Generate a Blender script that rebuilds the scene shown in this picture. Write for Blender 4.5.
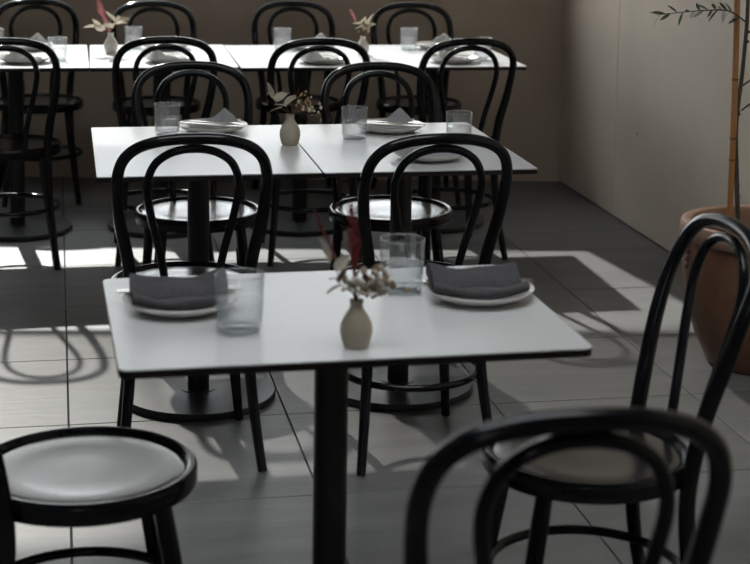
import bpy, bmesh, math, random
from mathutils import Vector, Matrix, Euler
random.seed(7)
scene = bpy.context.scene
for o in list(bpy.data.objects): bpy.data.objects.remove(o)
C = scene.collection

# ------------------------------------------------------------------ camera
PITCH, YAW, ROLL, CAM_H, FPX = 0.142, 0.199, 0.017, 1.579, 1647.9
PPX, PPY = 386.5, 97.0
fw = Vector((math.sin(YAW)*math.cos(PITCH), math.cos(YAW)*math.cos(PITCH), -math.sin(PITCH)))
rt0 = Vector((math.cos(YAW), -math.sin(YAW), 0)); up0 = rt0.cross(fw)
rt = rt0*math.cos(ROLL) + up0*math.sin(ROLL); up = up0*math.cos(ROLL) - rt0*math.sin(ROLL)
cd = bpy.data.cameras.new('camera'); cam = bpy.data.objects.new('camera', cd); C.objects.link(cam)
cam.matrix_world = Matrix(((rt.x, up.x, -fw.x, 0), (rt.y, up.y, -fw.y, 0), (rt.z, up.z, -fw.z, CAM_H), (0, 0, 0, 1)))
cd.sensor_width = 36.0; cd.sensor_fit = 'HORIZONTAL'; cd.lens = FPX/750*36
cd.shift_x = (375-PPX)/750; cd.shift_y = (PPY-282)/750
cd.clip_start = .05; cd.clip_end = 200
cd.dof.use_dof = True; cd.dof.focus_distance = 4.6; cd.dof.aperture_fstop = 5.0
scene.camera = cam

# ------------------------------------------------------------------ sky, sun, exposure
w = bpy.data.worlds.new('world'); scene.world = w; w.use_nodes = True
bg = w.node_tree.nodes['Background']; bg.inputs[0].default_value = (.95, .975, 1.0, 1); bg.inputs[1].default_value = 3.6
SUN = Vector((.13, -1.11, -.745)).normalized()
sd = bpy.data.lights.new('sun', 'SUN'); sd.energy = 4.9; sd.angle = math.radians(.9); sd.color = (1, .97, .93)
so = bpy.data.objects.new('sun', sd); C.objects.link(so); so.rotation_euler = SUN.to_track_quat('-Z', 'Y').to_euler()
so.location = (0, 12, 8)
vs = scene.view_settings
vs.view_transform = 'Standard'; vs.look = 'None'; vs.exposure = 0.30; vs.gamma = 1.0; vs.use_curve_mapping = False

# ------------------------------------------------------------------ materials
M = {}
def mat(name, col, rough=.5, spec=.5, metal=0, coat=0, coat_rough=.1, noise=None, bump=None, trans=0, sss=0, rnd=0):
    """noise=(scale, amount, stretch xyz)  bump=(scale, strength, stretch)"""
    m = bpy.data.materials.new(name); m.use_nodes = True; nt = m.node_tree; N = nt.nodes; L = nt.links
    b = N['Principled BSDF']
    b.inputs['Base Color'].default_value = (*col, 1); b.inputs['Roughness'].default_value = rough
    b.inputs['Specular IOR Level'].default_value = spec; b.inputs['Metallic'].default_value = metal
    b.inputs['Coat Weight'].default_value = coat; b.inputs['Coat Roughness'].default_value = coat_rough
    if noise or bump:
        tc = N.new('ShaderNodeTexCoord')
    if noise:
        mp = N.new('ShaderNodeMapping'); mp.inputs['Scale'].default_value = noise[2]
        L.new(tc.outputs['Object'], mp.inputs[0])
        vec = mp.outputs[0]
        if rnd:
            oi = N.new('ShaderNodeObjectInfo'); ad = N.new('ShaderNodeVectorMath'); ad.operation = 'MULTIPLY_ADD'
            L.new(oi.outputs['Random'], ad.inputs[0]); ad.inputs[1].default_value = (37, 53, 71); L.new(mp.outputs[0], ad.inputs[2])
            vec = ad.outputs[0]
        n = N.new('ShaderNodeTexNoise'); n.inputs['Scale'].default_value = noise[0]; n.inputs['Detail'].default_value = 6
        n.inputs['Roughness'].default_value = .6
        L.new(vec, n.inputs['Vector'])
        r = N.new('ShaderNodeMapRange'); r.inputs['From Min'].default_value = .3; r.inputs['From Max'].default_value = .7
        r.inputs['To Min'].default_value = 1-noise[1]; r.inputs['To Max'].default_value = 1+noise[1]
        L.new(n.outputs['Fac'], r.inputs['Value'])
        fac = r.outputs[0]
        if rnd:
            r2 = N.new('ShaderNodeMapRange'); r2.inputs['To Min'].default_value = 1-rnd; r2.inputs['To Max'].default_value = 1+rnd
            L.new(oi.outputs['Random'], r2.inputs['Value'])
            mu = N.new('ShaderNodeMath'); mu.operation = 'MULTIPLY'; L.new(fac, mu.inputs[0]); L.new(r2.outputs[0], mu.inputs[1]); fac = mu.outputs[0]
        vm = N.new('ShaderNodeVectorMath'); vm.operation = 'SCALE'; vm.inputs[0].default_value = col
        L.new(fac, vm.inputs['Scale']); L.new(vm.outputs[0], b.inputs['Base Color'])
    if bump:
        mp2 = N.new('ShaderNodeMapping'); mp2.inputs['Scale'].default_value = bump[2]; L.new(tc.outputs['Object'], mp2.inputs[0])
        n2 = N.new('ShaderNodeTexNoise'); n2.inputs['Scale'].default_value = bump[0]; n2.inputs['Detail'].default_value = 4
        L.new(mp2.outputs[0], n2.inputs['Vector'])
        bp = N.new('ShaderNodeBump'); bp.inputs['Strength'].default_value = bump[1]; bp.inputs['Distance'].default_value = .01
        L.new(n2.outputs['Fac'], bp.inputs['Height']); L.new(bp.outputs[0], b.inputs['Normal'])
    M[name] = m; return m
def glassy(name, tint, refl_rough=.02, ior=1.45, edge=None, top_refl=.5, haze=0):
    """thin-walled glass: transmits straight through, reflects by Fresnel; edge tint where the wall is seen edge-on"""
    m = bpy.data.materials.new(name); m.use_nodes = True; nt = m.node_tree; N = nt.nodes; L = nt.links
    for n in list(N): N.remove(n)
    out = N.new('ShaderNodeOutputMaterial'); mix = N.new('ShaderNodeMixShader')
    t = N.new('ShaderNodeBsdfTransparent'); t.inputs[0].default_value = (*tint, 1)
    g = N.new('ShaderNodeBsdfGlossy'); g.inputs['Roughness'].default_value = refl_rough; g.inputs[0].default_value = (1, 1, 1, 1)
    lf = N.new('ShaderNodeLayerWeight'); lf.inputs[0].default_value = .5
    pw = N.new('ShaderNodeMath'); pw.operation = 'POWER'; pw.inputs[1].default_value = 4.0; L.new(lf.outputs['Facing'], pw.inputs[0])
    f = N.new('ShaderNodeMapRange'); f.inputs['To Min'].default_value = ((ior-1)/(ior+1))**2; f.inputs['To Max'].default_value = top_refl; L.new(pw.outputs[0], f.inputs['Value'])
    L.new(f.outputs[0], mix.inputs[0]); L.new(t.outputs[0], mix.inputs[1]); L.new(g.outputs[0], mix.inputs[2])
    if edge:
        lw = N.new('ShaderNodeLayerWeight'); lw.inputs[0].default_value = .25
        mx = N.new('ShaderNodeMix'); mx.data_type = 'RGBA'
        mx.inputs[6].default_value = (*tint, 1); mx.inputs[7].default_value = (*edge, 1)
        L.new(lw.outputs['Facing'], mx.inputs[0]); L.new(mx.outputs[2], t.inputs[0])
    res = mix.outputs[0]
    if haze:  # white scatter mixed in to imitate the glow of backlit glass
        tl = N.new('ShaderNodeBsdfTranslucent'); tl.inputs[0].default_value = (.95, .97, 1, 1); df = N.new('ShaderNodeBsdfDiffuse'); df.inputs[0].default_value = (.95, .97, 1, 1)
        hm = N.new('ShaderNodeMixShader'); L.new(tl.outputs[0], hm.inputs[1]); L.new(df.outputs[0], hm.inputs[2])
        fm = N.new('ShaderNodeMixShader'); fm.inputs[0].default_value = haze; L.new(res, fm.inputs[1]); L.new(hm.outputs[0], fm.inputs[2]); res = fm.outputs[0]
    L.new(res, out.inputs[0]); M[name] = m; return m

mat('tile', (.162, .161, .160), .42, .5, noise=(2.2, .20, (1, 4, 1)), bump=(9, .10, (1, 6, 1)), rnd=.05)
mat('grout', (.05, .048, .046), .9)
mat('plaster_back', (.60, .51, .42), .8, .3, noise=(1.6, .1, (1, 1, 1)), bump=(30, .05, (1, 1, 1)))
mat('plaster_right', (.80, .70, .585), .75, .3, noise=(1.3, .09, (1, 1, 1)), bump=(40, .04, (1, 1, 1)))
mat('plaster_room', (.16, .15, .14), .8, .3)
mat('window_frame', (.03, .03, .032), .4)
mat('joint', (.12, .105, .09), .9)
mat('lacquer', (.007, .008, .010), .16, .36, coat=.0, coat_rough=.12, noise=(9, .25, (1, 1, .15)))
mat('seat_lacquer', (.014, .014, .016), .25, .75, coat=.6, coat_rough=.2, bump=(5, .16, (1, 2.5, 1)))
mat('laminate', (.66, .665, .67), .33, .32, noise=(60, .015, (1, 1, 1)))
mat('table_core', (.016, .013, .012), .5, .3)
mat('black_metal', (.012, .013, .014), .38, .5)
mat('base_metal', (.03, .032, .036), .34, .5)
mat('porcelain', (.78, .76, .72), .25, .5)
mat('linen_dark', (.088, .086, .094), .9, .2, noise=(220, .25, (1, 1, 1)), bump=(240, .3, (1, 1, 1)))
mat('linen_grey', (.60, .60, .62), .9, .2, noise=(120, .08, (1, 1, 1)), bump=(240, .25, (1, 1, 1)))
mat('linen_sunlit', (.76, .76, .76), .9, .2, noise=(120, .06, (1, 1, 1)), bump=(240, .2, (1, 1, 1)))  # the grey linen painted lighter for the sun on the back row
mat('steel', (.62, .60, .57), .22, .5, metal=1)
mat('clay', (.50, .44, .35), .6, .4, noise=(14, .07, (1, 1, 1)))
mat('throat_shade', (.08, .065, .05), .8)
mat('clay_sunlit', (.72, .68, .60), .5, .4)  # vase clay whitened in its colour to look sunlit
mat('twig', (.16, .10, .06), .8)
mat('leaf_white', (.72, .68, .58), .7, noise=(30, .12, (1, 1, 1)))
mat('leaf_brown', (.20, .14, .10), .7, noise=(30, .2, (1, 1, 1)))
mat('bud_cream', (.62, .54, .42), .8)
mat('bud_orange', (.50, .33, .17), .8)
mat('plume_pink', (.72, .40, .43), .8)
mat('plume_red', (.30, .055, .065), .8)
mat('terracotta', (.20, .10, .058), .6, .4, noise=(4, .5, (1, 1, .6)), bump=(22, .25, (1, 1, .4)))
mat('terracotta_rim', (.36, .22, .155), .55, .4, noise=(8, .2, (1, 1, 1)))
mat('soil', (.05, .035, .025), .95, bump=(30, .9, (1, 1, 1)))
mat('bamboo', (.50, .23, .085), .5, .4, noise=(10, .25, (1, 1, .12)))
mat('bamboo_node', (.22, .10, .04), .6)
mat('bark', (.09, .075, .06), .9, noise=(40, .4, (1, 1, .3)), bump=(60, .8, (1, 1, .5)))
mat('olive_leaf', (.13, .16, .085), .5, .4, noise=(18, .25, (1, 1, 1)))
mat('olive_leaf_pale', (.42, .45, .38), .55, .4)
mat('ground', (.32, .31, .29), .9, noise=(.6, .15, (1, 1, 1)))
def translucent(name, col, amt):
    nt = M[name].node_tree; N = nt.nodes; L = nt.links; b = N['Principled BSDF']; out = [n for n in N if n.type == 'OUTPUT_MATERIAL'][0]
    t = N.new('ShaderNodeBsdfTranslucent'); t.inputs[0].default_value = (*col, 1); mx = N.new('ShaderNodeMixShader'); mx.inputs[0].default_value = amt
    L.new(b.outputs[0], mx.inputs[1]); L.new(t.outputs[0], mx.inputs[2]); L.new(mx.outputs[0], out.inputs[0])
translucent('linen_grey', (.75, .75, .77), .5); translucent('linen_sunlit', (.85, .85, .85), .5); translucent('leaf_white', (.75, .7, .6), .4)
translucent('olive_leaf', (.2, .25, .1), .3); translucent('bud_cream', (.6, .5, .4), .25); translucent('plume_pink', (.8, .45, .47), .4); translucent('plume_red', (.4, .07, .08), .4)
glassy('pane_clear', (.96, .97, .97), .01)
glassy('pane_tinted', (.50, .50, .49), .03)
glassy('glass', (.985, .988, .99), .02, 1.45, edge=(.72, .75, .77), top_refl=.8, haze=.04)
glassy('water', (.975, .98, .983), .02, 1.25, edge=(.86, .88, .89), haze=.08)

m_ = mat('glass_glint', (.85, .88, .9), .08, .6); b_ = m_.node_tree.nodes['Principled BSDF']; b_.inputs['Transmission Weight'].default_value = .75; b_.inputs['IOR'].default_value = 1.3  # pale rings on lip and foot stand in for bright highlights

# ------------------------------------------------------------------ mesh helpers
class MB:
    def __init__(s): s.v = []; s.f = []
    def add(s, vs_, fs):
        o = len(s.v); s.v += [tuple(p) for p in vs_]; s.f += [tuple(i+o for i in f) for f in fs]
    def box(s, x0, x1, y0, y1, z0, z1):
        s.add([(x0,y0,z0),(x1,y0,z0),(x1,y1,z0),(x0,y1,z0),(x0,y0,z1),(x1,y0,z1),(x1,y1,z1),(x0,y1,z1)],
              [(3,2,1,0),(4,5,6,7),(0,1,5,4),(1,2,6,5),(2,3,7,6),(3,0,4,7)])
    def prism(s, poly, z0, z1):
        n = len(poly)
        s.add([(x,y,z0) for x,y in poly]+[(x,y,z1) for x,y in poly],
              [tuple(range(n-1,-1,-1)), tuple(range(n,2*n))]+[(i,(i+1)%n,n+(i+1)%n,n+i) for i in range(n)])
    def lathe(s, prof, seg=48, cx=0, cy=0):
        """prof: (r,z) list; r=0 at an end closes to a pole"""
        rings = []; vs_ = []; fs = []
        for r, z in prof:
            if r < 1e-6: rings.append([len(vs_)]); vs_.append((cx, cy, z))
            else:
                rings.append([len(vs_)+k for k in range(seg)])
                vs_ += [(cx+r*math.cos(2*math.pi*k/seg), cy+r*math.sin(2*math.pi*k/seg), z) for k in range(seg)]
        for a, b in zip(rings, rings[1:]):
            for k in range(seg):
                k2 = (k+1) % seg
                if len(a) == 1 and len(b) == 1: continue
                if len(a) == 1: fs.append((a[0], b[k2], b[k]))
                elif len(b) == 1: fs.append((a[k], a[k2], b[0]))
                else: fs.append((a[k], a[k2], b[k2], b[k]))
        s.add(vs_, fs)
    def tube(s, pts, rad, seg=12, closed=False):
        pts = [Vector(p) for p in pts]; n = len(pts)
        if not hasattr(rad, '__len__'): rad = [rad]*n
        T = []
        for i in range(n):
            a = pts[(i-1) % n] if (closed or i > 0) else pts[i]; b = pts[(i+1) % n] if (closed or i < n-1) else pts[i]
            T.append((b-a).normalized())
        ref = Vector((0,0,1)) if abs(T[0].z) < .9 else Vector((1,0,0))
        nrm = (ref-T[0]*ref.dot(T[0])).normalized(); vs_ = []; fs = []
        for i in range(n):
            nrm = (nrm-T[i]*nrm.dot(T[i])).normalized(); bn = T[i].cross(nrm)
            for k in range(seg):
                a = 2*math.pi*k/seg; vs_.append(pts[i]+(nrm*math.cos(a)+bn*math.sin(a))*rad[i])
        m = n if closed else n-1
        for i in range(m):
            j = (i+1) % n
            for k in range(seg):
                k2 = (k+1) % seg; fs.append((i*seg+k, i*seg+k2, j*seg+k2, j*seg+k))
        if not closed:
            fs.append(tuple(range(seg-1,-1,-1))); fs.append(tuple((n-1)*seg+k for k in range(seg)))
        s.add(vs_, fs)
    def ball(s, c, r, seg=8, rings=5, sc=(1,1,1)):
        prof = [(r*math.sin(math.pi*i/rings), -r*math.cos(math.pi*i/rings)) for i in range(rings+1)]
        prof[0] = (0,-r); prof[-1] = (0,r)
        o = len(s.v); s.lathe(prof, seg)
        for i in range(o, len(s.v)):
            x,y,z = s.v[i]; s.v[i] = (c[0]+x*sc[0], c[1]+y*sc[1], c[2]+z*sc[2])
    def mesh(s, name, material, smooth=True):
        me = bpy.data.meshes.new(name); me.from_pydata(s.v, [], s.f); me.materials.append(M[material])
        bm = bmesh.new(); bm.from_mesh(me); bmesh.ops.recalc_face_normals(bm, faces=bm.faces); bm.to_mesh(me); bm.free()
        if smooth:
            me.polygons.foreach_set('use_smooth', [True]*len(me.polygons))
            me.set_sharp_from_angle(angle=math.radians(38))
        return me
    def build(s, name, material, parent=None, smooth=True, loc=(0,0,0), rz=0):
        return link(name, s.mesh(name, material, smooth), parent, loc, rz)
def link(name, me, parent=None, loc=(0,0,0), rz=0):
    o = bpy.data.objects.new(name, me); C.objects.link(o); o.parent = parent; o.location = loc; o.rotation_euler = (0,0,rz); return o
def empty(name, loc, rz=0):
    o = bpy.data.objects.new(name, None); C.objects.link(o); o.location = loc; o.rotation_euler = (0,0,rz); o.empty_display_size = .1; return o
def tag(o, label=None, cat=None, group=None, kind=None):
    if label: o['label'] = label
    if cat: o['category'] = cat
    if group: o['group'] = group
    if kind: o['kind'] = kind
    return o
def copy_tree(o, parent=None):
    c = o.copy(); C.objects.link(c); c.parent = parent
    for ch in o.children: copy_tree(ch, c)
    return c
def spline(P, n=10, closed=False):
    """Catmull-Rom through tuples of any dimension"""
    out = []; m = len(P); segs = m if closed else m-1
    g = (lambda i: P[i % m]) if closed else (lambda i: P[min(max(i,0),m-1)])
    for i in range(segs):
        a,b,c,d = g(i-1),g(i),g(i+1),g(i+2)
        for k in range(n):
            t = k/n
            out.append(tuple(.5*((2*q)+(-p+r)*t+(2*p-5*q+4*r-s_)*t*t+(-p+3*q-3*r+s_)*t**3) for p,q,r,s_ in zip(a,b,c,d)))
    if not closed: out.append(tuple(P[-1]))
    return out
def bevel(o, w_=.002, seg=2):
    m = o.modifiers.new('bevel', 'BEVEL'); m.width = w_; m.segments = seg; m.limit_method = 'ANGLE'; return o

# ------------------------------------------------------------------ setting: floor, walls, windows
XR = 2.47                                    # face of the right wall
XL, YF = -1.7, -2.6
def yb(x): return 7.82-.155*(x-2.46)         # face of the back wall, which runs slightly askew
CEIL = 3.5
mb = MB(); mb.prism([(XL-.2,YF-.2),(XR+.2,YF-.2),(XR+.2,yb(XR+.2)+.25),(XL-.2,yb(XL-.2)+.25)], -.12, -.006)
floor = tag(mb.build('floor', 'grout', smooth=False), 'dark grey stone tile floor with thin dark joints', kind='structure')
TP, TX0, TY0, G = .616, .020, 3.912, .0042
tmesh = {}
def tile_mesh(sx, sy):
    k = (round(sx,4), round(sy,4))
    if k not in tmesh:
        t = MB(); c = .0012
        t.add([(0,0,-.009),(sx,0,-.009),(sx,sy,-.009),(0,sy,-.009),(0,0,-c),(sx,0,-c),(sx,sy,-c),(0,sy,-c),(c,c,0),(sx-c,c,0),(sx-c,sy-c,0),(c,sy-c,0)],
              [(3,2,1,0)]+[(i,(i+1)%4,4+(i+1)%4,4+i) for i in range(4)]+[(4+i,4+(i+1)%4,8+(i+1)%4,8+i) for i in range(4)]+[(8,9,10,11)])
        tmesh[k] = t.mesh('tile', 'tile', smooth=False)
    return tmesh[k]
for i in range(-3, 4):
    x0 = TX0+i*TP+G/2; x1 = min(TX0+(i+1)*TP-G/2, XR)
    for j in range(-8, 8):
        y0 = TY0+j*TP+G/2
        if x1-x0 < .02 or y0 > yb(x0)+.05: continue
        link('tile', tile_mesh(x1-x0, TP-G), floor, (x0, y0, 0))

# right wall: panels proud of a backing, with an open joint between them
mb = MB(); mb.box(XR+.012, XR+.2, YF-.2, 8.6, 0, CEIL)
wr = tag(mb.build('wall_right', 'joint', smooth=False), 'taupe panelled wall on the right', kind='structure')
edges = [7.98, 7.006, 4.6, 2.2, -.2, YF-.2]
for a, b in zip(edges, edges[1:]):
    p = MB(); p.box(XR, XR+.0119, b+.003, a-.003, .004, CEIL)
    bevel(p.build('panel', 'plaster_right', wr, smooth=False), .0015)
sc = MB(); sc.ball((XR, 6.719, .426), .006, 10, 6, (.25,1,1)); sc.build('screw_hole', 'joint', wr)
# back wall in its own frame: local x along the wall, y = thickness outward
ang = math.atan(-.155); WB = Vector((2.46, 7.82, 0))
def wl(x): return (x-2.46)/math.cos(ang)     # world x -> wall-local x
SILL, TRANS, HEAD, WRX, WLX = 1.04, 1.915, 3.4, 1.955, -1.65
def wallbox(name, x0, x1, z0, z1, m, parent=None, y0=0, y1=.16, kind=None, label=None):
    p = MB(); p.box(x0, x1, y0, y1, z0, z1); o = p.build(name, m, parent, smooth=False)
    if not parent: o.location = WB; o.rotation_euler = (0,0,ang)
    return tag(o, label, kind=kind) if kind else o
wb = tag(empty('wall_back', WB, ang), 'taupe plaster back wall below a wide window', kind='structure')
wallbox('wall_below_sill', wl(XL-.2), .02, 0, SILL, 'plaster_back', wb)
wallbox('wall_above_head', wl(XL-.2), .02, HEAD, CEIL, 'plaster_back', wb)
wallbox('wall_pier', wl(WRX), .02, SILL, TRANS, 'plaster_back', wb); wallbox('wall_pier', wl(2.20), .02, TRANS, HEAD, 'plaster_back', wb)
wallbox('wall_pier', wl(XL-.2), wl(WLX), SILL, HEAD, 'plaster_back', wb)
win = tag(empty('window_1', WB, ang), 'wide window above the back wall, clear below and tinted above', kind='structure')
wallbox('window_frame', wl(WLX), wl(2.20), TRANS, TRANS+.03, 'window_frame', win, .06, .10)
wallbox('pane', wl(WLX), wl(WRX), SILL, TRANS, 'pane_clear', win, .078, .080)
wallbox('pane', wl(WLX), wl(2.20), TRANS+.03, HEAD, 'pane_tinted', win, .078, .080)
# plain left wall; front wall with a small unseen window added for fill
def side_wall(name, label, axis, at, a0, a1, opens, z0, z1, th, wname):
    o = tag(empty(name, (0,0,0)), label, kind='structure')
    def bx(nm, p, q, zz0, zz1, m, par, t0, t1):
        b = MB()
        if axis == 'x': b.box(at+t0, at+t1, p, q, zz0, zz1)
        else: b.box(p, q, at+t0, at+t1, zz0, zz1)
        return b.build(nm, m, par, smooth=False)
    bx('wall_below_sill', a0, a1, 0, z0, 'plaster_room', o, -th, 0); bx('wall_above_head', a0, a1, z1, CEIL, 'plaster_room', o, -th, 0)
    e = a0
    for i, (p, q) in enumerate(opens):
        bx('wall_pier', e, p, z0, z1, 'plaster_room', o, -th, 0); e = q
        wn = tag(empty('window_%d' % (wname+i), (0,0,0)), 'clear window added for fill, outside the picture', kind='structure')
        bx('pane', p, q, z0, z1, 'pane_clear', wn, -.06, -.058)
        for c in (p, q-.04): bx('window_frame', c, c+.04, z0, z1, 'window_frame', wn, -.08, -.04)
    bx('wall_pier', e, a1, z0, z1, 'plaster_room', o, -th, 0)
side_wall('wall_left', 'plain plaster wall on the left', 'x', XL, YF, 8.5, [], .8, 2.3, .16, 2)
side_wall('wall_front', 'plaster wall behind the camera with a small added fill window', 'y', YF, XL, XR, [(-1.0,-.4)], 1.4, 2.1, .16, 2)
SK = (-1.1, 1.9, 1.0, 3.6); SH_ = 1.3                     # unseen roof light added to brighten the nearest table
ce = tag(empty('ceiling', (0,0,0)), 'plain ceiling with an added roof light above the nearest table', kind='structure')
for (a, b, c, d) in ((XL-.2, XR+.2, YF-.2, SK[2]), (XL-.2, XR+.2, SK[3], 8.9), (XL-.2, SK[0], SK[2], SK[3]), (SK[1], XR+.2, SK[2], SK[3])):
    p = MB(); p.box(a, b, c, d, CEIL, CEIL+.15); p.build('ceiling_panel', 'plaster_room', ce, smooth=False)
sk = tag(empty('window_3', (0,0,0)), 'unseen roof light added to brighten the nearest table', kind='structure')
for (a, b, c, d) in ((SK[0]-.1, SK[1]+.1, SK[2]-.1, SK[2]), (SK[0]-.1, SK[1]+.1, SK[3], SK[3]+.1), (SK[0]-.1, SK[0], SK[2], SK[3]), (SK[1], SK[1]+.1, SK[2], SK[3])):
    p = MB(); p.box(a, b, c, d, CEIL+.15, CEIL+SH_); p.build('added_shaft_wall', 'plaster_room', ce, smooth=False)  # deep shaft added to keep the roof light off the back wall
p = MB(); p.box(SK[0], SK[1], SK[2], SK[3], CEIL+SH_-.04, CEIL+SH_-.036); p.build('pane', 'pane_clear', sk, smooth=False)
for k in range(4):
    x = SK[0]+k*(SK[1]-SK[0]-.04)/3; p = MB(); p.box(x, x+.04, SK[2], SK[3], CEIL+SH_-.08, CEIL+SH_-.04); p.build('window_frame', 'window_frame', sk, smooth=False)
mb = MB(); mb.box(-60, 60, -60, 70, -.4, -.13); tag(mb.build('ground', 'ground', smooth=False), 'paved ground outside', kind='structure')

# ------------------------------------------------------------------ tables
TH = .745
def rounded(w_, d_, r, n=5):
    out = []
    for cx, cy, a in ((w_/2-r, d_/2-r, 0), (-w_/2+r, d_/2-r, 90), (-w_/2+r, -d_/2+r, 180), (w_/2-r, -d_/2+r, 270)):
        for k in range(n+1):
            t = math.radians(a+90*k/n); out.append((cx+r*math.cos(t), cy+r*math.sin(t)))
    return out
def make_table(w_, d_, r, loc, rz, label):
    t = tag(empty('cafe_table', loc, rz), label, 'table', 'white topped pedestal tables')
    a = MB(); a.prism(rounded(w_, d_, r), TH-.004, TH); top = a.build('tabletop', 'laminate', t); bevel(top, .001, 1)
    b = MB(); b.prism(rounded(w_-.001, d_-.001, r), TH-.016, TH-.004); b.build('edge_core', 'table_core', top)
    p = MB(); p.lathe([(.032, .024), (.032, TH-.03)], 32); p.build('pole', 'black_metal', t)
    f = MB(); f.prism(rounded(.30, .30, .03), TH-.030, TH-.016); f.build('mounting_plate', 'black_metal', t)
    g = MB(); g.lathe([(0,0), (.225,0), (.2285,.003), (.2285,.016), (.225,.0205), (.05,.024), (.05,.026), (0,.026)], 64); g.build('base', 'base_metal', t)
    return t
make_table(.822, .606, .018, (.499, 2.954, 0), .016, 'white pedestal table nearest the viewer, standing alone with two dark napkins')
make_table(.600, .814, .006, (.3995, 4.728, 0), -.003, 'left white table of the middle pair, with one setting')
make_table(.600, .814, .006, (1.0025, 4.724, 0), 0, 'right white table of the middle pair, with two settings')
make_table(.600, .814, .006, (-.172, 7.035, 0), -.006, 'white back row table cut off by the left picture edge')
make_table(.594, .814, .006, (.432, 7.022, 0), -.02, 'white back row table, second from the left picture edge')
make_table(.594, .814, .006, (1.030, 6.985, 0), -.012, 'white back row table, second from the dark corner')
make_table(.594, .814, .006, (1.625, 6.968, 0), -.012, 'white back row table nearest the dark corner')

# ------------------------------------------------------------------ bentwood chairs (local +y is the back)
def make_chair():
    t = empty('bentwood_chair', (0,0,0))
    s = MB(); s.lathe([(0,.4535),(.06,.4525),(.12,.4535),(.165,.4575),(.180,.4545),(.1835,.452),(.1835,.436),(0,.436)], 64); s.build('seat_panel', 'seat_lacquer', t)
    s = MB(); s.lathe([(.1835,.4545),(.1865,.463),(.191,.4655),(.1975,.4645),(.2015,.460),(.2025,.454),(.2025,.432),(.199,.426),(.19,.424),(.16,.424),(.16,.436),(.1835,.436),(.1835,.4545)], 72); s.build('seat_rim', 'lacquer', t)
    half = [(.183,.222,0,.0125), (.168,.186,.12,.0138), (.156,.160,.25,.015), (.1495,.151,.38,.0165), (.150,.156,.46,.0168), (.159,.173,.56,.0165), (.178,.198,.66,.0158),
            (.1865,.222,.74,.0150), (.186,.243,.795,.0147), (.171,.261,.840,.0145), (.137,.272,.870,.0145), (.087,.280,.886,.0145), (.04,.283,.8915,.0145)]
    P = [(-x,y,z,r) for x,y,z,r in half]+[(0,.284,.8925,.0145)]+[(x,y,z,r) for x,y,z,r in half[::-1]]
    P = spline(P, 6); s = MB(); s.tube([p[:3] for p in P], [p[3] for p in P], 14); s.build('back_hoop', 'lacquer', t)
    half = [(.066,.193,.452,.0105), (.069,.203,.52,.0105), (.083,.218,.60,.0105), (.102,.235,.68,.0105), (.114,.250,.750,.0105), (.111,.259,.792,.0105), (.094,.267,.829,.0105), (.063,.273,.853,.0108), (.03,.276,.864,.011)]
    P = [(-x,y,z,r) for x,y,z,r in half]+[(0,.277,.8665,.011)]+[(x,y,z,r) for x,y,z,r in half[::-1]]
    P = spline(P, 6); s = MB(); s.tube([p[:3] for p in P], [p[3] for p in P], 12); s.build('inner_hoop', 'lacquer', t)
    for sx in (-1, 1):
        P = [(sx*.122,-.118,.430,.0165),(sx*.132,-.134,.33,.0175),(sx*.146,-.155,.19,.0158),(sx*.166,-.188,0,.0122)]
        P = spline(P, 6); s = MB(); s.tube([p[:3] for p in P], [p[3] for p in P], 14); s.build('leg', 'lacquer', t)
    s = MB(); s.tube([(.190*math.cos(2*math.pi*k/48), .006+.190*math.sin(2*math.pi*k/48), .215) for k in range(48)], .0098, 10, True); s.build('stretcher_ring', 'lacquer', t)
    return t
PI = math.pi
chairs = [  # x, y of seat centre, direction of the back (degrees from +y, counterclockwise), label
    (.617, 2.105, 180, 'black bentwood chair seen from behind, nearest the viewer, blurred in the lower right'),
    (.996, 2.925, -90, 'black bentwood chair at the right end of the nearest table, by the pot'),
    (.041, 2.955, 96, 'black bentwood chair at the left end of the nearest table, partly cut off'),
    (.330, 4.315, 180, 'black bentwood chair behind the nearest table, tucked up to the left middle table'),
    (.932, 4.255, 183, 'black bentwood chair behind the nearest table, tucked up to the right middle table'),
    (.440, 5.215, 0, 'black bentwood chair on the far side of the left middle table'),
    (1.060, 5.155, -1, 'black bentwood chair on the far side of the right middle table'),
    (-.190, 6.535, 180, 'black bentwood chair on the near side of the back row, at the left picture edge'),
    (.402, 6.560, 181, 'black bentwood chair on the near side of the back row, second from the left'),
    (.992, 6.480, 180, 'black bentwood chair on the near side of the back row, third from the left'),
    (1.560, 6.455, 184, 'black bentwood chair on the near side of the back row, nearest the dark corner'),
    (-.085, 7.700, 3, 'black bentwood chair against the back wall at the left picture edge'),
    (.448, 7.590, 0, 'black bentwood chair against the back wall, second from the left'),
    (1.108, 7.590, -2, 'black bentwood chair against the back wall, third from the left'),
    (1.668, 7.500, -3, 'black bentwood chair against the back wall, nearest the dark corner')]
proto = make_chair()
for i, (x, y, a, lab) in enumerate(chairs):
    o = proto if i == 0 else copy_tree(proto)
    if i == 3:                               # this chair shows no ring between its legs
        for ch in list(o.children):
            if ch.name.startswith('stretcher_ring'): bpy.data.objects.remove(ch)
    o.scale = (1, 1, 1); o.location = (x, y, 0); o.rotation_euler = (0, 0, math.radians(a)); tag(o, lab, 'chair', 'black bentwood chairs')
    if i < 3: o.scale = ((1.032, 1.0, 1.02)[i],)*3

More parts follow.
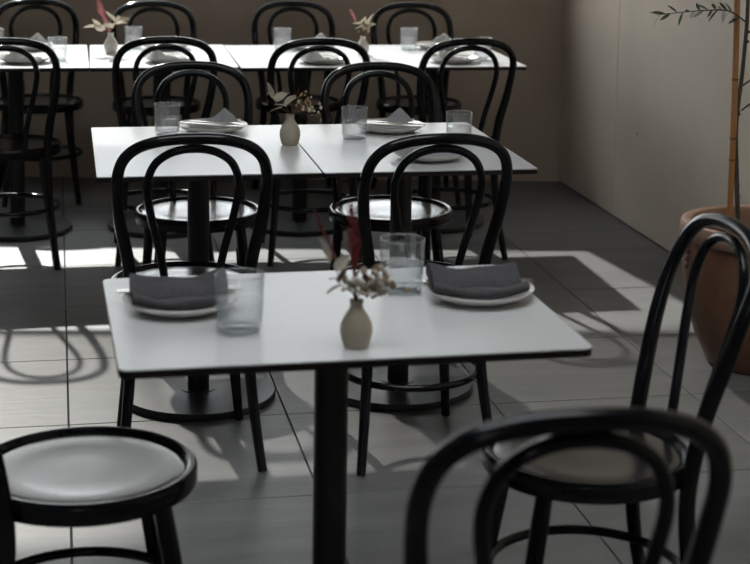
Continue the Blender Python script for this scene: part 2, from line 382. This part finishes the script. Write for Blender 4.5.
# ------------------------------------------------------------------ tableware
def plate_mesh():
    s = MB(); s.lathe([(0,.0035),(.055,.0035),(.075,.008),(.098,.0175),(.1075,.0235),(.1085,.0225),(.1075,.0205),(.096,.012),(.072,.003),(.066,0),(.06,0),(.058,.0012),(0,.0012)], 56)
    return s.mesh('plate', 'porcelain')
PLATE = plate_mesh()
def plate(x, y, lab, r=0): return tag(link('plate', PLATE, None, (x, y, TH), r), lab, 'plate', 'white plates')
def glass(x, y, lab, fill=.42, proto_=[None]):
    if proto_[0] is None:
        t = empty('water_glass', (0,0,0))
        s = MB(); s.lathe([(0,.0),(.031,.0),(.0345,.003),(.037,.012),(.0385,.04),(.0400,.0945),(.0392,.096),(.0383,.0945),(.0370,.04),(.0350,.013),(.030,.0105),(0,.0105)], 48); tb = s.build('tumbler', 'glass', t)
        s = MB(); s.tube([(.0393*math.cos(2*PI*k/48), .0393*math.sin(2*PI*k/48), .0950) for k in range(48)], .00085, 6, True); s.build('rim', 'glass_glint', tb)
        s = MB(); s.tube([(.0325*math.cos(2*PI*k/48), .0325*math.sin(2*PI*k/48), .0040) for k in range(48)], .0026, 6, True); s.build('foot_glint', 'glass_glint', tb)
        s = MB(); s.lathe([(0,.0110),(.0298,.0110),(.0345,.0135),(.0366,.04),(.0369,.052),(.0362,.0530),(0,.0525)], 40); s.build('water', 'water', t)
        proto_[0] = t; o = t
    else: o = copy_tree(proto_[0])
    o.location = (x, y, TH); o.scale = (1.1 if y < 4 else 1.0,)*3; return tag(o, lab, 'glass', 'water tumblers')
def outline_solid(s, pts, th, zf, M4):
    """pts: (x, halfwidth) stations along x -> strip of thickness th following height zf(x)"""
    vs_ = []; n = len(pts)
    for x, h in pts:
        z = zf(x)
        for (yy, zz) in ((-h,z),(h,z),(h,z+th),(-h,z+th)): vs_.append(M4 @ Vector((x,yy,zz)))
    fs = [(0,1,2,3), tuple((n-1)*4+k for k in (3,2,1,0))]
    for i in range(n-1):
        for k in range(4): fs.append((i*4+k, i*4+(k+1)%4, i*4+4+(k+1)%4, i*4+4+k))
    s.add(vs_, fs)
def fork_mesh():
    s = MB(); zf = lambda x: .001+.004*math.sin(max(0,(x-.10)/.09)*math.pi) if x > .10 else .001+.002*math.sin(x/.10*math.pi)
    I = Matrix.Identity(4)
    outline_solid(s, [(0,.006),(.004,.0085),(.03,.0078),(.08,.0042),(.115,.0030),(.130,.0050),(.142,.0108),(.152,.0118)], .0022, zf, I)
    for k in range(4):
        off = Matrix.Translation((0, (k-1.5)*.0066, 0)); outline_solid(s, [(.151,.0019),(.175,.0017),(.192,.0008)], .0018, zf, off)
    return s.mesh('fork', 'steel')
def knife_mesh():
    s = MB(); outline_solid(s, [(0,.006),(.004,.0085),(.05,.0082),(.105,.0068),(.112,.0055),(.118,.0095),(.16,.0098),(.19,.0080),(.208,.0030),(.211,.0008)], .0025, lambda x: .001, Matrix.Identity(4))
    return s.mesh('knife', 'steel')
FORK, KNIFE = fork_mesh(), knife_mesh()
def place(name, me, x, y, z, rz, lab, cat, grp, ry=0, rx=0):
    o = link(name, me, None, (x, y, z)); o.rotation_euler = Euler((rx, ry, rz)); return tag(o, lab, cat, grp)

def cloth_from(fn, nx, ny, th, name, m):
    """fn(u,v)->(x,y,z) surface sheet given thickness th"""
    s = MB(); top = [Vector(fn(i/nx, j/ny)) for j in range(ny+1) for i in range(nx+1)]
    idx = lambda i, j: j*(nx+1)+i; fs = [(idx(i,j), idx(i+1,j), idx(i+1,j+1), idx(i,j+1)) for j in range(ny) for i in range(nx)]
    s.add(top, fs); me = s.mesh(name, m)
    return me, th
def napkin_flat(seed, loc, rz, lab):
    """napkin folded into a soft rectangular pocket: cross-section in y/z swept along x"""
    rnd = random.Random(seed); ph = [rnd.uniform(0, 6) for _ in range(6)]
    prof = [(-.050,.000),(-.062,.007),(-.060,.017),(-.046,.022),(-.028,.0205),(-.014,.014),(-.008,.0105),(-.006,.016),(.004,.024),(.020,.0285),(.040,.030),(.056,.0285),(.063,.023),(.064,.012),(.056,.002)]
    prof = [(y*1.22, z*.98) for y, z in spline(prof, 4)]; nx = 26; s = MB(); vs_ = []
    for i in range(nx+1):
        u = i/nx; x = (u-.5)*.178; e = 1-.10*abs(2*u-1)**4
        for k, (y, z) in enumerate(prof):
            v = k/len(prof)
            zz = z*e+(.0014*math.sin(3*u*PI+ph[0]+3*v)+.0010*math.sin(9*u+ph[1]-5*v))*min(1, z/.012)
            yy = y+.0022*math.sin(4*u*PI+ph[2])+.002*math.sin(9*u+ph[3]+4*v)
            xx = x+.0035*math.sin(7*v+ph[4])*(2*u-1)+(.010*(y/.06))*.3
            vs_.append((xx, yy, zz+max(0, (math.hypot(xx, yy)-.058)*.36)))
    m = len(prof); fs = [(i*m+k, (i+1)*m+k, (i+1)*m+k+1, i*m+k+1) for i in range(nx) for k in range(m-1)]
    fs += [tuple(range(m)), tuple((nx*m)+k for k in range(m-1,-1,-1))]
    fs += [(i*m+m-1, (i+1)*m+m-1, (i+1)*m, i*m) for i in range(nx)]
    s.add(vs_, fs); return tag(s.build('napkin', 'linen_dark', None, loc=loc, rz=rz), lab, 'napkin', 'folded napkins')
def napkin_peak(seed, loc, rz, lab, m):
    """napkin folded to a soft point that stands up at one side, flat towards the other"""
    rnd = random.Random(seed); px, py = .030+rnd.uniform(-.012,.012), .012+rnd.uniform(-.008,.008); hh = .050+rnd.uniform(-.006,.008); ph = rnd.uniform(0,6)
    nx, ny = 28, 22
    def fn(u, v):
        x = (u-.5)*.165; y = (v-.5)*.125
        x += .012*(v-.5)*math.sin(ph)
        d = abs(x-px)*.95+abs(y-py)*1.35
        z = .006+max(0, hh*(1-d/.062))+.006*math.sin(38*x+ph)*math.sin(30*y+ph)**2
        r2 = abs((x+.030)*.8+(y-.012)); z += .016*max(0, 1-r2/.022)*max(0, 1-abs(x+.03)/.06)
        e = min(1, min(u,1-u)*7)*min(1, min(v,1-v)*7); bend = .010*(1-e)*0
        rad = math.hypot(x, y); base = max(0, (rad-.060)*.33)
        return (x, y, max(z*(.25+.75*e), .0035)+base+bend)
    s = MB(); T = [Vector(fn(i/nx, j/ny)) for j in range(ny+1) for i in range(nx+1)]; idx = lambda i, j: j*(nx+1)+i
    n = len(T); Bt = [p-Vector((0,0,.003)) for p in T]
    fs = [(idx(i,j), idx(i+1,j), idx(i+1,j+1), idx(i,j+1)) for j in range(ny) for i in range(nx)]
    fs += [tuple(n+q for q in f[::-1]) for f in fs]
    ring = [idx(i,0) for i in range(nx)]+[idx(nx,j) for j in range(ny)]+[idx(i,ny) for i in range(nx,0,-1)]+[idx(0,j) for j in range(ny,0,-1)]
    fs += [(ring[k], n+ring[k], n+ring[(k+1)%len(ring)], ring[(k+1)%len(ring)]) for k in range(len(ring))]
    s.add(T+Bt, fs); return tag(s.build('napkin', m, None, loc=loc, rz=rz), lab, 'napkin', 'folded napkins')

# nearest table: two charcoal napkins on plates with cutlery inside
for (x, y, rz, who, sd_) in ((.221, 3.012, .02, 'left plate of the nearest table', 3), (.795, 3.010, -.06, 'right plate of the nearest table', 8)):
    plate(x, y, 'white plate under a charcoal napkin, '+who.replace('plate of', 'side of'))
    place('fork', FORK, x-.074, y+.026, TH+.0235, rz+.01, 'steel fork tucked into the charcoal napkin on the '+who, 'fork', 'steel forks')
    place('knife', KNIFE, x-.117, y+.040, TH+.0235, rz-.02, 'steel knife tucked into the charcoal napkin on the '+who, 'knife', 'steel knives')
    napkin_flat(sd_, (x-.002, y+.006, TH+.0075), rz, 'charcoal napkin folded flat on the '+who)
glass(.313, 2.845, 'water tumbler in front of the left plate on the nearest table')
glass(.658, 3.080, 'water tumbler beside the right plate on the nearest table')
def setting(x, y, rz, who, nm, sd_, tone='grey'):
    plate(x, y, 'white plate '+who)
    c, s_ = math.cos(rz), math.sin(rz)
    P = lambda a, b: (x+a*c-b*s_, y+a*s_+b*c)
    p = P(.012, .022); napkin_peak(sd_, (p[0], p[1], TH+.0065), rz, '%s napkin folded to a point ' % tone+who, nm)
    a = P(-.070, .030); place('fork', FORK, a[0], a[1], TH+.0245, rz-.50, 'steel fork lying across the napkin '+who, 'fork', 'steel forks')
    a = P(-.098, .010); place('knife', KNIFE, a[0], a[1], TH+.0245, rz-.50, 'steel knife lying across the napkin '+who, 'knife', 'steel knives')
setting(.468, 5.035, .0, 'on the left middle table', 'linen_grey', 11)
setting(1.018, 4.985, .05, 'on right middle table, far side', 'linen_grey', 12)
setting(1.035, 4.500, PI+.1, 'on right middle table, near side', 'linen_grey', 13)
glass(.325, 4.975, 'water tumbler on the left middle table')
glass(.880, 4.850, 'water tumbler on the far side of the right middle table')
glass(1.178, 4.735, 'water tumbler at the right end of the middle pair')
for (x, y, rz, who, sd_) in ((-.130, 6.815, PI, 'on back row, near side, leftmost', 21),
        (.455, 6.800, PI, 'on back row, near side, second from left', 22),
        (1.085, 6.735, PI, 'on back row, near side, third from left', 23),
        (1.640, 6.720, PI, 'on back row, near side, by dark corner', 24),
        (-.120, 7.275, 0, 'on back row, far side, leftmost', 25),
        (.470, 7.270, 0, 'on back row, far side, second from left', 26),
        (1.118, 7.230, 0, 'on back row, far side, third from left', 27),
        (1.690, 7.215, 0, 'on back row, far side, by dark corner', 28)):
    setting(x, y, rz, who, 'linen_sunlit', sd_, 'sunlit grey')
glass(.002, 6.860, 'water tumbler on the near side of the back row, by the left picture edge')
glass(-.262, 7.235, 'water tumbler on the far side of the back row, cut by the left picture edge')
glass(.330, 7.290, 'water tumbler on the far side of the back row, beside the pink flowers')
glass(.978, 7.205, 'water tumbler on the far side of the back row, third from the left')
glass(1.548, 7.190, 'water tumbler on the far side of the back row, nearest the dark corner')
glass(1.780, 6.770, 'water tumbler on the near side of the back row, nearest the dark corner')

# ------------------------------------------------------------------ vases and dried flowers
def vase(x, y, m, lab, sc_=1.0):
    t = tag(empty('bud_vase', (x, y, TH)), lab, 'vase', 'small bud vases')
    pr = [(0,.0015),(.018,.0015),(.021,.0),(.0235,.003),(.0275,.014),(.0305,.029),(.0290,.044),(.0225,.058),(.0150,.069),(.0118,.077),(.0118,.084),(.0138,.0885),(.0128,.0895),(.0100,.086),(.0095,.075),(.0095,.06)]
    s = MB(); s.lathe([(r*sc_, z*sc_) for r, z in pr], 40); s.build('body', m, t)
    s = MB(); s.lathe([(0,.062*sc_),(.0096*sc_,.062*sc_)], 24); s.build('inside', 'throat_shade', t)  # dark disc across the throat, painted as the shade of the hollow
    return t
def leaf_mesh(L_, W_, m, cup=.25, tip=1.4):
    n, k = 8, 4; vs_ = []; th = .0006
    for side in (0, 1):
        for i in range(n+1):
            t = i/n; wd = W_*math.sin(PI*t**(1/tip))**.8 if 0 < i < n else W_*.04
            for j in range(k+1):
                q = j/k*2-1; vs_.append((q*wd/2, t*L_, cup*W_*q*q*.5-.18*L_*t*t-side*th))
    mm = (n+1)*(k+1); fs = []
    for i in range(n):
        for j in range(k):
            a = i*(k+1)+j; f = (a, a+1, a+k+2, a+k+1); fs.append(f); fs.append(tuple(mm+q for q in f[::-1]))
    ring = [j for j in range(k)]+[i*(k+1)+k for i in range(n)]+[n*(k+1)+j for j in range(k,0,-1)]+[i*(k+1) for i in range(n,0,-1)]
    fs += [(ring[q], mm+ring[q], mm+ring[(q+1)%len(ring)], ring[(q+1)%len(ring)]) for q in range(len(ring))]
    s = MB(); s.add(vs_, fs); return s.mesh('leaf', m)
LEAF = {k: leaf_mesh(*a) for k, a in dict(white=(.046,.030,'leaf_white'), brown=(.040,.022,'leaf_brown'), petal=(.026,.020,'leaf_white'), olive=(.052,.0115,'olive_leaf',.2,1.0), olive_pale=(.048,.011,'olive_leaf_pale',.2,1.0)).items()}
def leaf(kind, parent, loc, d_, scale=1, roll=0, name='leaf'):
    o = link(name, LEAF[kind], parent, loc)
    q = Vector(d_).normalized().to_track_quat('Y', 'Z'); o.rotation_mode = 'QUATERNION'
    o.rotation_quaternion = q @ Euler((0, roll, 0)).to_quaternion(); o.scale = (scale,)*3; return o
def sprig(v, name, lab, tip, root=(0,0,.064), bend=(0,0,0), r=.0012):
    """v: vase location; stem from the vase throat to tip (local)"""
    t = tag(empty(name, v), lab, 'dried flower', 'dried flower sprigs')
    root = Vector(root); tip = Vector(tip); nk = Vector((tip.x*.07, tip.y*.07, .090)); mid = nk.lerp(tip, .5)+Vector(bend)
    P = [Vector(p) for p in spline([tuple(root), tuple(nk), tuple(mid), tuple(tip)], 5)]
    s = MB(); s.tube(P, [r*(1-.5*i/(len(P)-1)) for i in range(len(P))], 6); s.build('stem', 'twig', t)
    return t, P
def lunaria(v, lab, tip, leaves, kind='white'):
    t, P = sprig(v, 'leaf_sprig', lab, tip)
    for (f, d_, sc_, roll) in leaves:
        leaf(kind, t, P[int(f*(len(P)-1))], d_, sc_, roll)
    return t
def buds(v, lab, tip, n, spread, m, r=.0045, seed=1):
    t, P = sprig(v, 'bud_spray', lab, tip); rnd = random.Random(seed); b = MB(); st = MB()
    base = P[int(.45*(len(P)-1))]
    for k in range(n):
        e = P[-1]+Vector((rnd.gauss(0,spread), rnd.gauss(0,spread*.7), rnd.gauss(0,spread*.8)))
        b.ball(e, r*rnd.uniform(.7,1.25), 7, 5, (1,1,rnd.uniform(.8,1.3))); st.tube([base, base.lerp(e,.6)+Vector((0,0,.004)), e], .0005, 4)
    tag(b.build('buds', m, t), kind='stuff'); tag(st.build('twigs', 'twig', t), kind='stuff'); return t
def plume(v, lab, tip, m, f0, width, n=70, seed=1):
    t, P = sprig(v, 'feather_grass', lab, tip); rnd = random.Random(seed); s = MB()
    for k in range(n):
        u = f0+(1-f0)*k/n; q = u*(len(P)-1); i = min(int(q), len(P)-2); p = P[i].lerp(P[i+1], q-i); dr = (P[i+1]-P[i]).normalized()
        a = rnd.uniform(0, 2*PI); side = Vector((math.cos(a), math.sin(a), 0)); wd = width*math.sin(PI*min(.97, .12+.85*(u-f0)/(1-f0)))*rnd.uniform(.7,1.2)
        s.tube([p, p+side*wd*.7+dr*wd*.9, p+side*wd+dr*wd*1.8], [.0013,.0013,.0004], 4)
    tag(s.build('plume', m, t), kind='stuff'); return t
VF = (.503, 2.725, TH); vase(VF[0], VF[1], 'clay', 'beige clay bud vase on the nearest table', .93)
N1 = ' in the beige vase on the nearest table'
lunaria(VF, 'pale oval leaves on a dry sprig'+N1, (-.048,.01,.150), [(1,(-.25,0,1),.95,.3),(.80,(.6,-.2,.9),.8,1.0),(.72,(-.9,-.3,.2),.55,.2)])
lunaria(VF, 'small brown curled leaves on a dry sprig'+N1, (-.034,-.012,.117), [(1,(.35,-.2,1),.85,-.4),(.92,(-1,-.3,-.25),.75,.2),(.70,(.8,-.3,.7),.6,.6)], 'brown')
lunaria(VF, 'brown pointed leaf leaning right'+N1, (.030,.02,.122), [(1,(.5,0,.5),.8,.7),(.75,(-.2,-.4,1),.6,0)], 'brown')
buds(VF, 'cluster of cream buds leaning right'+N1, (.036,-.004,.110), 46, .015, 'bud_cream', .0050, 4)
buds(VF, 'few white fluffy buds'+N1, (-.012,-.01,.116), 12, .010, 'leaf_white', .0058, 9)
plume(VF, 'thin dark pink grass stem leaning left'+N1, (-.072,.03,.238), 'plume_red', .45, .006, 40, 2)
plume(VF, 'upright dark red feathery grass'+N1, (-.006,.03,.245), 'plume_red', .40, .012, 90, 5)
VM = (.672, 4.765, TH); vase(VM[0], VM[1], 'clay', 'beige clay bud vase on the left middle table', 1.02)
N2 = ' in the vase between the middle tables'
lunaria(VM, 'large pale papery leaves'+N2, (-.055,.01,.140), [(1,(-.15,0,1),1.0,.5),(.85,(-.6,-.2,.9),.9,-.3),(.65,(-1,-.2,-.1),.8,.3),(.9,(.7,-.3,.5),1.05,.9)])
lunaria(VM, 'broad pale leaf leaning over'+N2, (-.018,-.015,.125), [(1,(.35,-.5,.4),1.05,.9),(.8,(-.9,-.4,.4),.9,.1)])
buds(VM, 'cream and amber bud spray'+N2, (.040,0,.125), 34, .017, 'bud_orange', .0042, 7)
buds(VM, 'pale berries at the tips'+N2, (.055,-.01,.118), 14, .018, 'leaf_white', .0048, 17)
plume(VM, 'thin red twig'+N2, (.028,.01,.172), 'plume_red', .8, .003, 14, 4)
VB = (.226, 7.110, TH); vase(VB[0], VB[1], 'clay_sunlit', 'sunlit white bud vase with a pink plume, back row', .98)
N3 = ' in the sunlit vase on the left of the back row'
plume(VB, 'pink feathery plume'+N3, (-.052,0,.225), 'plume_pink', .35, .016, 90, 6)
lunaria(VB, 'white papery flower leaning left'+N3, (-.055,-.01,.115), [(1,(-1,0,.1),1.3,.4),(.9,(-.5,-.3,.8),1.2,.2),(.6,(-.9,-.3,.4),1.2,.9)])
lunaria(VB, 'white papery flower standing upright'+N3, (.018,-.01,.135), [(1,(.7,-.2,.3),1.4,.5),(1,(-.5,-.3,.8),1.4,0),(.9,(.2,-.8,.6),1.5,1.0),(.8,(.9,0,.3),1.2,0),(.6,(-.6,-.6,.5),1.4,.4)])
VC = (1.305, 7.010, TH); vase(VC[0], VC[1], 'clay_sunlit', 'sunlit cream bud vase on the right of the back row', .9)
N4 = ' in the sunlit vase on the right of the back row'
plume(VC, 'short pink plume'+N4, (-.058,0,.200), 'plume_pink', .62, .008, 50, 8)
lunaria(VC, 'white papery petals'+N4, (-.012,-.01,.135), [(1,(-1,-.2,.2),.9,.3),(1,(.4,-.4,.9),1.0,.2),(.85,(-.8,-.5,-.1),.8,.4)])
lunaria(VC, 'cream papery petals'+N4, (.025,0,.140), [(1,(.3,-.3,1),1.0,.2),(.8,(.9,-.3,.3),.8,.6),(.9,(-.4,-.6,.6),1.0,0)])
buds(VC, 'cream bud spray'+N4, (.012,-.01,.118), 26, .014, 'bud_cream', .0048, 13)

# ------------------------------------------------------------------ potted olive tree by the right wall
PX, PY = 2.200, 4.80
pot = tag(empty('plant_pot', (PX, PY, 0)), 'large brown terracotta pot with a thick pale rim by the right wall', 'pot')
s = MB(); s.lathe([(0,0),(.150,0),(.163,.012),(.205,.10),(.236,.20),(.248,.29),(.248,.36),(.244,.415)], 64); s.build('body', 'terracotta', pot)
s = MB(); s.lathe([(.236,.410),(.256,.412),(.263,.424),(.263,.452),(.257,.464),(.243,.468),(.228,.463),(.222,.450),(.222,.36)], 64); s.build('rim', 'terracotta_rim', pot)
s = MB(); s.lathe([(0,.395),(.1,.397),(.2235,.39)], 48); s.build('soil', 'soil', pot)
for a in range(3):
    t = math.radians(178); b = MB(); b.ball((.2505*math.cos(t), .2505*math.sin(t)+(a-1)*.004, .375-.024*a), .010, 8, 6, (.7,.9,1.1)); b.build('moulded_knob', 'terracotta', pot)
stake = tag(empty('bamboo_stake', (PX-.092, PY+.08, .39)), 'orange brown bamboo stake standing in the terracotta pot', 'stake')
s = MB(); P = []
for k in range(30):
    z = k*.05; P.append((.010+.006*math.sin(z*3)-.012*z, .012*z, z))
s.tube(P, [.0098]*30, 12); s.build('cane', 'bamboo', stake)
for z in (.055, .26, .33, .52, .80, 1.1):
    b = MB(); q = (.010+.006*math.sin(z*3)-.012*z, .012*z, z); b.lathe([(.0098,z-.004),(.0112,z-.002),(.0112,z+.002),(.0098,z+.004)], 12, q[0], q[1]); b.build('node', 'bamboo_node', stake)
tree = tag(empty('olive_tree', (PX-.052, PY+.08, .39)), 'young olive tree with a thin dark trunk in the terracotta pot', 'tree')
rnd = random.Random(5)
tr = spline([(.004,0,0),(-.012,.004,.22),(-.018,.01,.38),(-.006,.008,.55),(-.002,0,.75),(-.010,.004,.95),(0,0,1.2),(.02,.01,1.5)], 6)
s = MB(); s.tube(tr, [.0082*(1-.45*i/(len(tr)-1)) for i in range(len(tr))], 10)
for k in range(34):
    p = Vector(tr[rnd.randrange(3, len(tr)-3)]); s.ball(p+Vector((rnd.uniform(-.006,.006), rnd.uniform(-.008,0), rnd.uniform(-.01,.01))), rnd.uniform(.003,.0055), 6, 4)
s.build('trunk', 'bark', tree)
def branch(root, pts, nl, seed, sizes=(.7,1.1), pale=.3):
    r_ = random.Random(seed); P = [Vector(p) for p in spline([root]+pts, 6)]
    s = MB(); s.tube(P, [.0030*(1-.7*i/(len(P)-1)) for i in range(len(P))], 6); b = s.build('branch', 'bark', tree)
    for k in range(nl):
        q = (.15+.85*k/max(1,nl-1))*(len(P)-1); i = min(int(q), len(P)-2); p = P[i].lerp(P[i+1], q-i); dr = (P[i+1]-P[i]).normalized()
        sd2 = (1 if k % 2 else -1); dd = dr*.8+Vector((r_.uniform(-.35,.35), r_.uniform(-.6,.3), sd2*.55+r_.uniform(-.3,.2)))
        leaf('olive_pale' if r_.random() < pale else 'olive', b, p, dd, r_.uniform(*sizes), r_.uniform(-1,1))
branch((-.006,.004,.705), [(-.08,-.03,.742),(-.19,-.08,.748),(-.345,-.11,.738)], 22, 3, (.65,1.1), .5)
branch((-.006,.006,.80), [(-.06,.0,.86),(-.13,.02,.88),(-.20,.03,.86)], 12, 4)
branch((-.004,.006,.42), [(.03,-.01,.45),(.07,-.02,.455),(.11,-.03,.44)], 7, 6, (.6,.9))
branch((-.004,.006,.50), [(.04,-.02,.54),(.09,-.03,.56),(.13,-.05,.56)], 8, 7, (.6,.9))
for k in range(9):
    a = k*2.4; z = .8+.07*k; L2 = .30-.012*k
    ca = math.cos(a); ca = ca*.42 if ca > 0 else ca
    branch((-.004,.004,z), [(ca*L2*.35, math.sin(a)*L2*.35, z+.07),(ca*L2*.7, math.sin(a)*L2*.7, z+.10),(ca*L2, math.sin(a)*L2, z+.08)], 14, 20+k)
